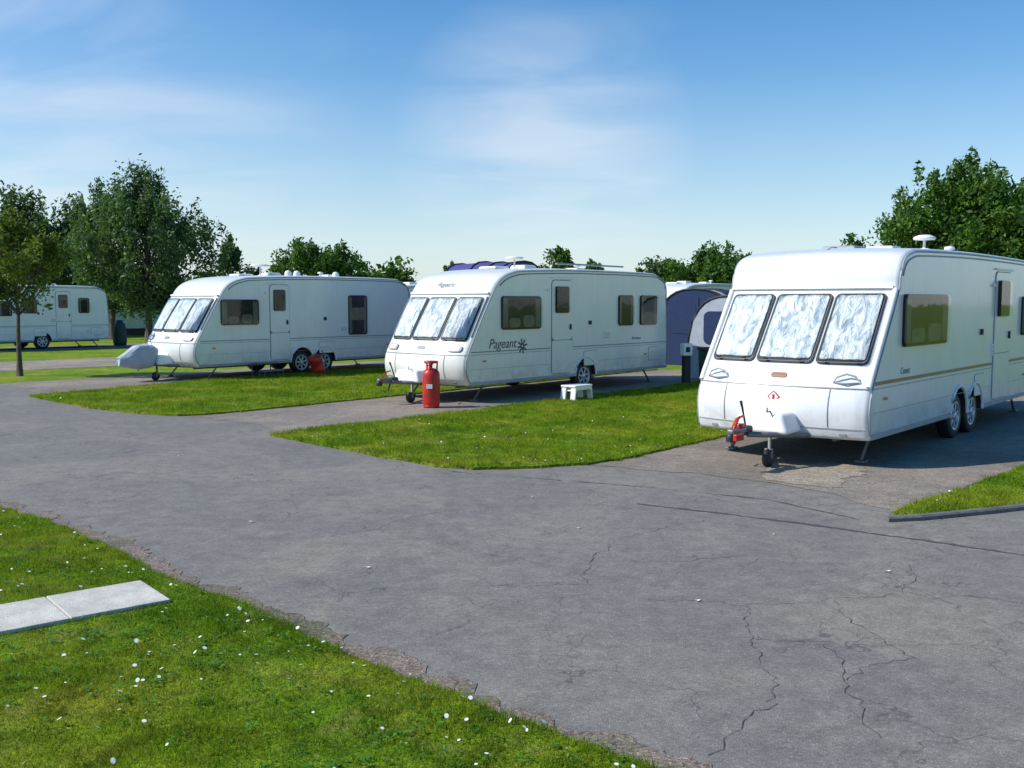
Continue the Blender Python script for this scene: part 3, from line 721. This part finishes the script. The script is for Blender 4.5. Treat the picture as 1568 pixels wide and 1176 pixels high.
lathe('lid', [(.13, 1.05), (.14, 1.15), (0, 1.17)], M['blue'], e, seg=16)

# ------------------------------------------------------------------ trees
def leaves(centers, sig, n_each, size, rs, up=.0):
    C = np.repeat(centers, n_each, axis=0); Sg = np.repeat(sig, n_each, axis=0); n = len(C)
    d = rs.normal(0, 1, (n, 3)); d /= np.linalg.norm(d, axis=1)[:, None]; r = rs.uniform(0, 1, n)**.5*1.7
    P = C+d*r[:, None]*Sg
    u = rs.normal(0, 1, (n, 3)); u[:, 2] += up; u /= np.linalg.norm(u, axis=1)[:, None]
    v = np.cross(u, rs.normal(0, 1, (n, 3))); v /= np.linalg.norm(v, axis=1)[:, None]
    s = size*rs.uniform(.6, 1.3, n)[:, None]
    V = np.stack([P-u*s, P+v*s*.45, P+u*s, P-v*s*.45], 1)
    return V.reshape(-1, 3)
def tree(x, y, h, r, cb, ncl, nle, leaf, seed, lm=LEAF, spire=0, trunk=.16, name='tree', lean=0, sgm=.17, sprig=.5):
    rs = R_(seed); e = empty(name, (x, y, 0)); cen = []
    cz = (cb+h)/2; hz = (h-cb)/2
    lob = [(rs.uniform(0, 6.28), rs.uniform(.72, 1.12)) for _ in range(9)]
    tz = np.linspace(0, h*.82, 9)
    wob = np.cumsum(rs.normal(0, .05*r, (9, 2)), 0)*.5; wob[0] = 0; wob[1] *= .3
    TP = [(wob[i, 0]+lean*tz[i], wob[i, 1], tz[i]) for i in range(9)]
    tube('trunk', TP, [trunk*(1-.85*i/8)+(.3*trunk if i == 0 else 0) for i in range(9)], M['bark'], e, 8)
    while len(cen) < ncl:
        a = rs.uniform(0, 6.283); t = rs.uniform(-1, 1); rr = rs.uniform(.25, 1)**.5
        env = math.sqrt(max(0, 1-t*t)) if t < 0 else (1-t**(2.0 if spire else 2.8))
        env = max(env, .08)
        k = int((a/6.283)*9) % 9; lb = lob[k][1]*(1+.16*math.sin(5*t+lob[k][0]))
        cen.append((math.cos(a)*rr*env*r*lb+lean*(cz+t*hz), math.sin(a)*rr*env*r*lb, cz+t*hz*min(1, lb)*.94))
    cen = np.array(cen); sg = np.abs(rs.normal(sgm, .05, (ncl, 1)))*r*np.ones((1, 3))*.85+.06
    if spire: sg[:, 2] *= 1+spire; sg[:, :2] *= .75
    V = leaves(cen, sg, nle, leaf, rs)
    mi = np.repeat(rs.choice(3, ncl, p=[.35, .4, .25]), nle)
    flip = rs.uniform(0, 1, len(mi)) < .3; mi[flip] = rs.choice(3, flip.sum())
    k = int(ncl*sprig); tip = cen[rs.choice(ncl, k)].copy(); out = tip-np.array([lean*cz, 0, cz]); out /= np.linalg.norm(out, axis=1)[:, None]+1e-6
    tip += out*r*.22*rs.uniform(.6, 1.3, (k, 1)); tip[:, 2] += .10*r*(1+spire)
    V2 = leaves(tip, np.array([[.06, .06, .10+.12*spire]])*r*np.ones((k, 1)), nle//4, leaf, rs); m2 = rs.choice(3, k*(nle//4))
    fast('foliage', np.concatenate([V, V2]), 4, lm, np.concatenate([mi, m2]), e)
    for i in rs.choice(ncl, min(ncl, 26), replace=False):
        c = cen[i]; z0 = max(cb*.8, min(h*.75, c[2]*.62)); j = min(7, int(z0/(h*.82)*8)); f = z0/(h*.82)*8-j
        b = np.array(TP[j])*(1-f)+np.array(TP[j+1])*f; m = (b+c)/2+np.array([0, 0, -.06*r])
        tube('limb', [b, m, c], [trunk*.38, trunk*.22, .015], M['bark'], e, 5)
    return e
tree(-18.5, 50, 7.7, 3.2, 1.5, 125, 190, .11, 1, LEAFG, .4, .2, 'poplar_tree', sgm=.13, sprig=.9)
tree(-21.2, 52, 7.8, 2.2, 1.6, 60, 180, .11, 21, LEAFG, .5, .16, 'poplar_tree', sgm=.14, sprig=.9)
tree(-28.0, 56, 7.9, 2.5, 1.2, 70, 180, .13, 2, LEAFG, .7, .2, 'poplar_tree', sgm=.14, sprig=.9)
tree(-25.6, 58, 7.5, 2.5, 1.2, 70, 180, .13, 3, LEAFG, .6, .2, 'poplar_tree', sgm=.14, sprig=.9)
tree(-13.05, 25.9, 4.0, 1.15, 2.0, 46, 170, .06, 4, LEAFY, .1, .075, 'young_tree')
tree(-16.6, 58, 5.5, 1.2, 1.2, 34, 130, .12, 5, LEAFG, .6, .1, 'young_tree', sprig=.8)
tree(-13.0, 62, 5.7, 2.6, 1.0, 80, 170, .14, 6, LEAF, 0, .15, 'broadleaf_tree')
tree(-10.8, 63, 5.2, 1.9, 1.0, 50, 150, .14, 7, LEAF, 0, .15, 'broadleaf_tree')
tree(2.9, 62, 5.2, 1.4, 1.0, 40, 150, .14, 8, LEAF, 0, .12, 'broadleaf_tree')
tree(5.8, 72, 4.7, 1.5, 1.0, 30, 130, .16, 18, LEAF, 0, .12, 'broadleaf_tree')
tree(-8.7, 72, 4.5, 1.3, 1.0, 30, 130, .16, 19, LEAF, 0, .12, 'broadleaf_tree')
tree(-4.6, 76, 4.6, 1.5, 1.0, 30, 130, .16, 20, LEAF, 0, .12, 'broadleaf_tree')
tree(13.5, 66, 5.5, 3.0, .6, 90, 170, .15, 9, LEAF, 0, .15, 'broadleaf_tree')
tree(10.8, 70, 4.9, 2.6, .6, 60, 150, .15, 10, LEAF, 0, .15, 'broadleaf_tree')
tree(16.2, 68, 5.0, 2.4, .6, 60, 150, .15, 22, LEAF, 0, .15, 'broadleaf_tree')
tree(16.6, 36, 6.55, 2.75, 1.0, 180, 280, .10, 11, LEAF, 0, .2, 'broadleaf_tree', sgm=.15, sprig=.7)
tree(19.4, 37.5, 6.5, 2.3, 1.2, 90, 240, .10, 12, LEAF, 0, .18, 'broadleaf_tree')
tree(14.6, 42, 4.4, 1.5, .8, 50, 200, .10, 13, LEAF, 0, .12, 'broadleaf_tree')
def mass(name, p, q, hfun, th, ncl, nle, leaf, seed, lm=LEAF):
    rs = R_(seed); t = rs.uniform(0, 1, ncl); P = np.array(p)+(np.array(q)-np.array(p))*t[:, None]
    H = np.array([hfun(k) for k in t]); z = rs.uniform(0, 1, ncl)**.7*H
    cen = np.stack([P[:, 0]+rs.normal(0, th*.3, ncl), P[:, 1]+rs.normal(0, th, ncl), z], 1)
    sg = np.ones((ncl, 3))*(.16*H[:, None]+.1)
    V = leaves(cen, sg, nle, leaf, rs); mi = np.repeat(rs.choice(3, ncl, p=[.4, .4, .2]), nle)
    return fast(name, V, 4, lm, mi)
mass('hedge', (-50, 64), (-14, 68), lambda t: 2.8+.6*math.sin(t*19), .6, 260, 130, .17, 31)
mass('distant_trees', (-60, 112), (95, 112), lambda t: 3.6+1.3*math.sin(t*37)*math.sin(t*13+1)+1.2*(math.sin(t*90) > .6), 1.5, 420, 90, .38, 32)
mass('distant_hedge', (-5, 78), (60, 74), lambda t: 2.4+.5*math.sin(t*31), .8, 240, 90, .25, 33)

# ------------------------------------------------------------------ camera, light, sky
cam = bpy.data.cameras.new('camera'); co_ = bpy.data.objects.new('camera', cam); link(co_)
co_.location = (0, 0, 1.93); co_.rotation_euler = (math.radians(90-4.725), 0, 0)
cam.sensor_width = 36; cam.lens = 34.44; cam.clip_end = 3000; S.camera = co_
a_, p_ = .85, .76
sd = Vector((-(a_*.643+p_*.766), -(a_*.766-p_*.643), 1)).normalized(); el = math.asin(sd.z); az = math.atan2(sd.x, sd.y)
sun = bpy.data.lights.new('sun', 'SUN'); sun.energy = 5.0; sun.angle = math.radians(.5); sun.color = (1, .965, .90)
so = bpy.data.objects.new('sun', sun); so.rotation_euler = (-sd).to_track_quat('-Z', 'Y').to_euler(); so.location = (-20, 0, 30); link(so)
w = bpy.data.worlds.new('World'); S.world = w; w.use_nodes = True; nt = w.node_tree; bg = nt.nodes['Background']
sky = nt.nodes.new('ShaderNodeTexSky'); sky.sky_type = 'NISHITA'; sky.sun_disc = False
sky.sun_elevation = el; sky.sun_rotation = az; sky.air_density = 1.0; sky.dust_density = .3; sky.ozone_density = 3.0
hs = N(nt, 'ShaderNodeHueSaturation'); hs.inputs['Saturation'].default_value = 1.42; hs.inputs['Value'].default_value = 1.12
nt.links.new(sky.outputs[0], hs.inputs['Color'])
gen = nt.nodes.new('ShaderNodeTexCoord').outputs['Generated']
sp = N(nt, 'ShaderNodeSeparateXYZ'); nt.links.new(gen, sp.inputs[0])
ad = N(nt, 'ShaderNodeMath', operation='ADD'); nt.links.new(sp.outputs[2], ad.inputs[0]); ad.inputs[1].default_value = .12
dv_ = N(nt, 'ShaderNodeVectorMath', operation='DIVIDE'); cb_ = N(nt, 'ShaderNodeCombineXYZ')
for i in range(3): nt.links.new(ad.outputs[0], cb_.inputs[i])
nt.links.new(gen, dv_.inputs[0]); nt.links.new(cb_.outputs[0], dv_.inputs[1])
mp = N(nt, 'ShaderNodeMapping'); mp.inputs['Scale'].default_value = (.7, 1.0, 1); mp.inputs['Rotation'].default_value = (0, 0, .35)
nt.links.new(dv_.outputs[0], mp.inputs[0])
cl = ramp(nt, noise(nt, mp.outputs[0], 1.1, 6, .5, .3), [(.60, 0.0), (.9, .15)])
def blob(dirv, c0):
    d = Vector(dirv).normalized(); dp = N(nt, 'ShaderNodeVectorMath', operation='DOT_PRODUCT'); nt.links.new(gen, dp.inputs[0]); dp.inputs[1].default_value = d
    return ramp(nt, dp.outputs['Value'], [(c0, 0.0), (1.0, 1.0)])
b1 = blob((.03, 1, .155), .988); b2 = blob((-.58, 1, .18), .93)
bl = mixc(nt, 1.0, b1, b2, 'LIGHTEN')
wis = ramp(nt, noise(nt, mp.outputs[0], 1.7, 6, .5, .5), [(.38, .08), (.65, .45)])
bl = mixc(nt, 1.0, bl, wis, 'MULTIPLY')
tot = mixc(nt, 1.0, cl, bl, 'ADD')
haze = ramp(nt, sp.outputs[2], [(0.0, .75), (.10, .42), (.22, .14), (.40, 0.0)])
s1_ = mixc(nt, haze, hs.outputs[0], (5.2, 6.0, 6.5))
skyc = mixc(nt, tot, s1_, (6.6, 6.9, 7.3))
nt.links.new(skyc, bg.inputs[0]); bg.inputs[1].default_value = .135
S.view_settings.view_transform = 'Standard'; S.view_settings.look = 'None'; S.view_settings.exposure = 0
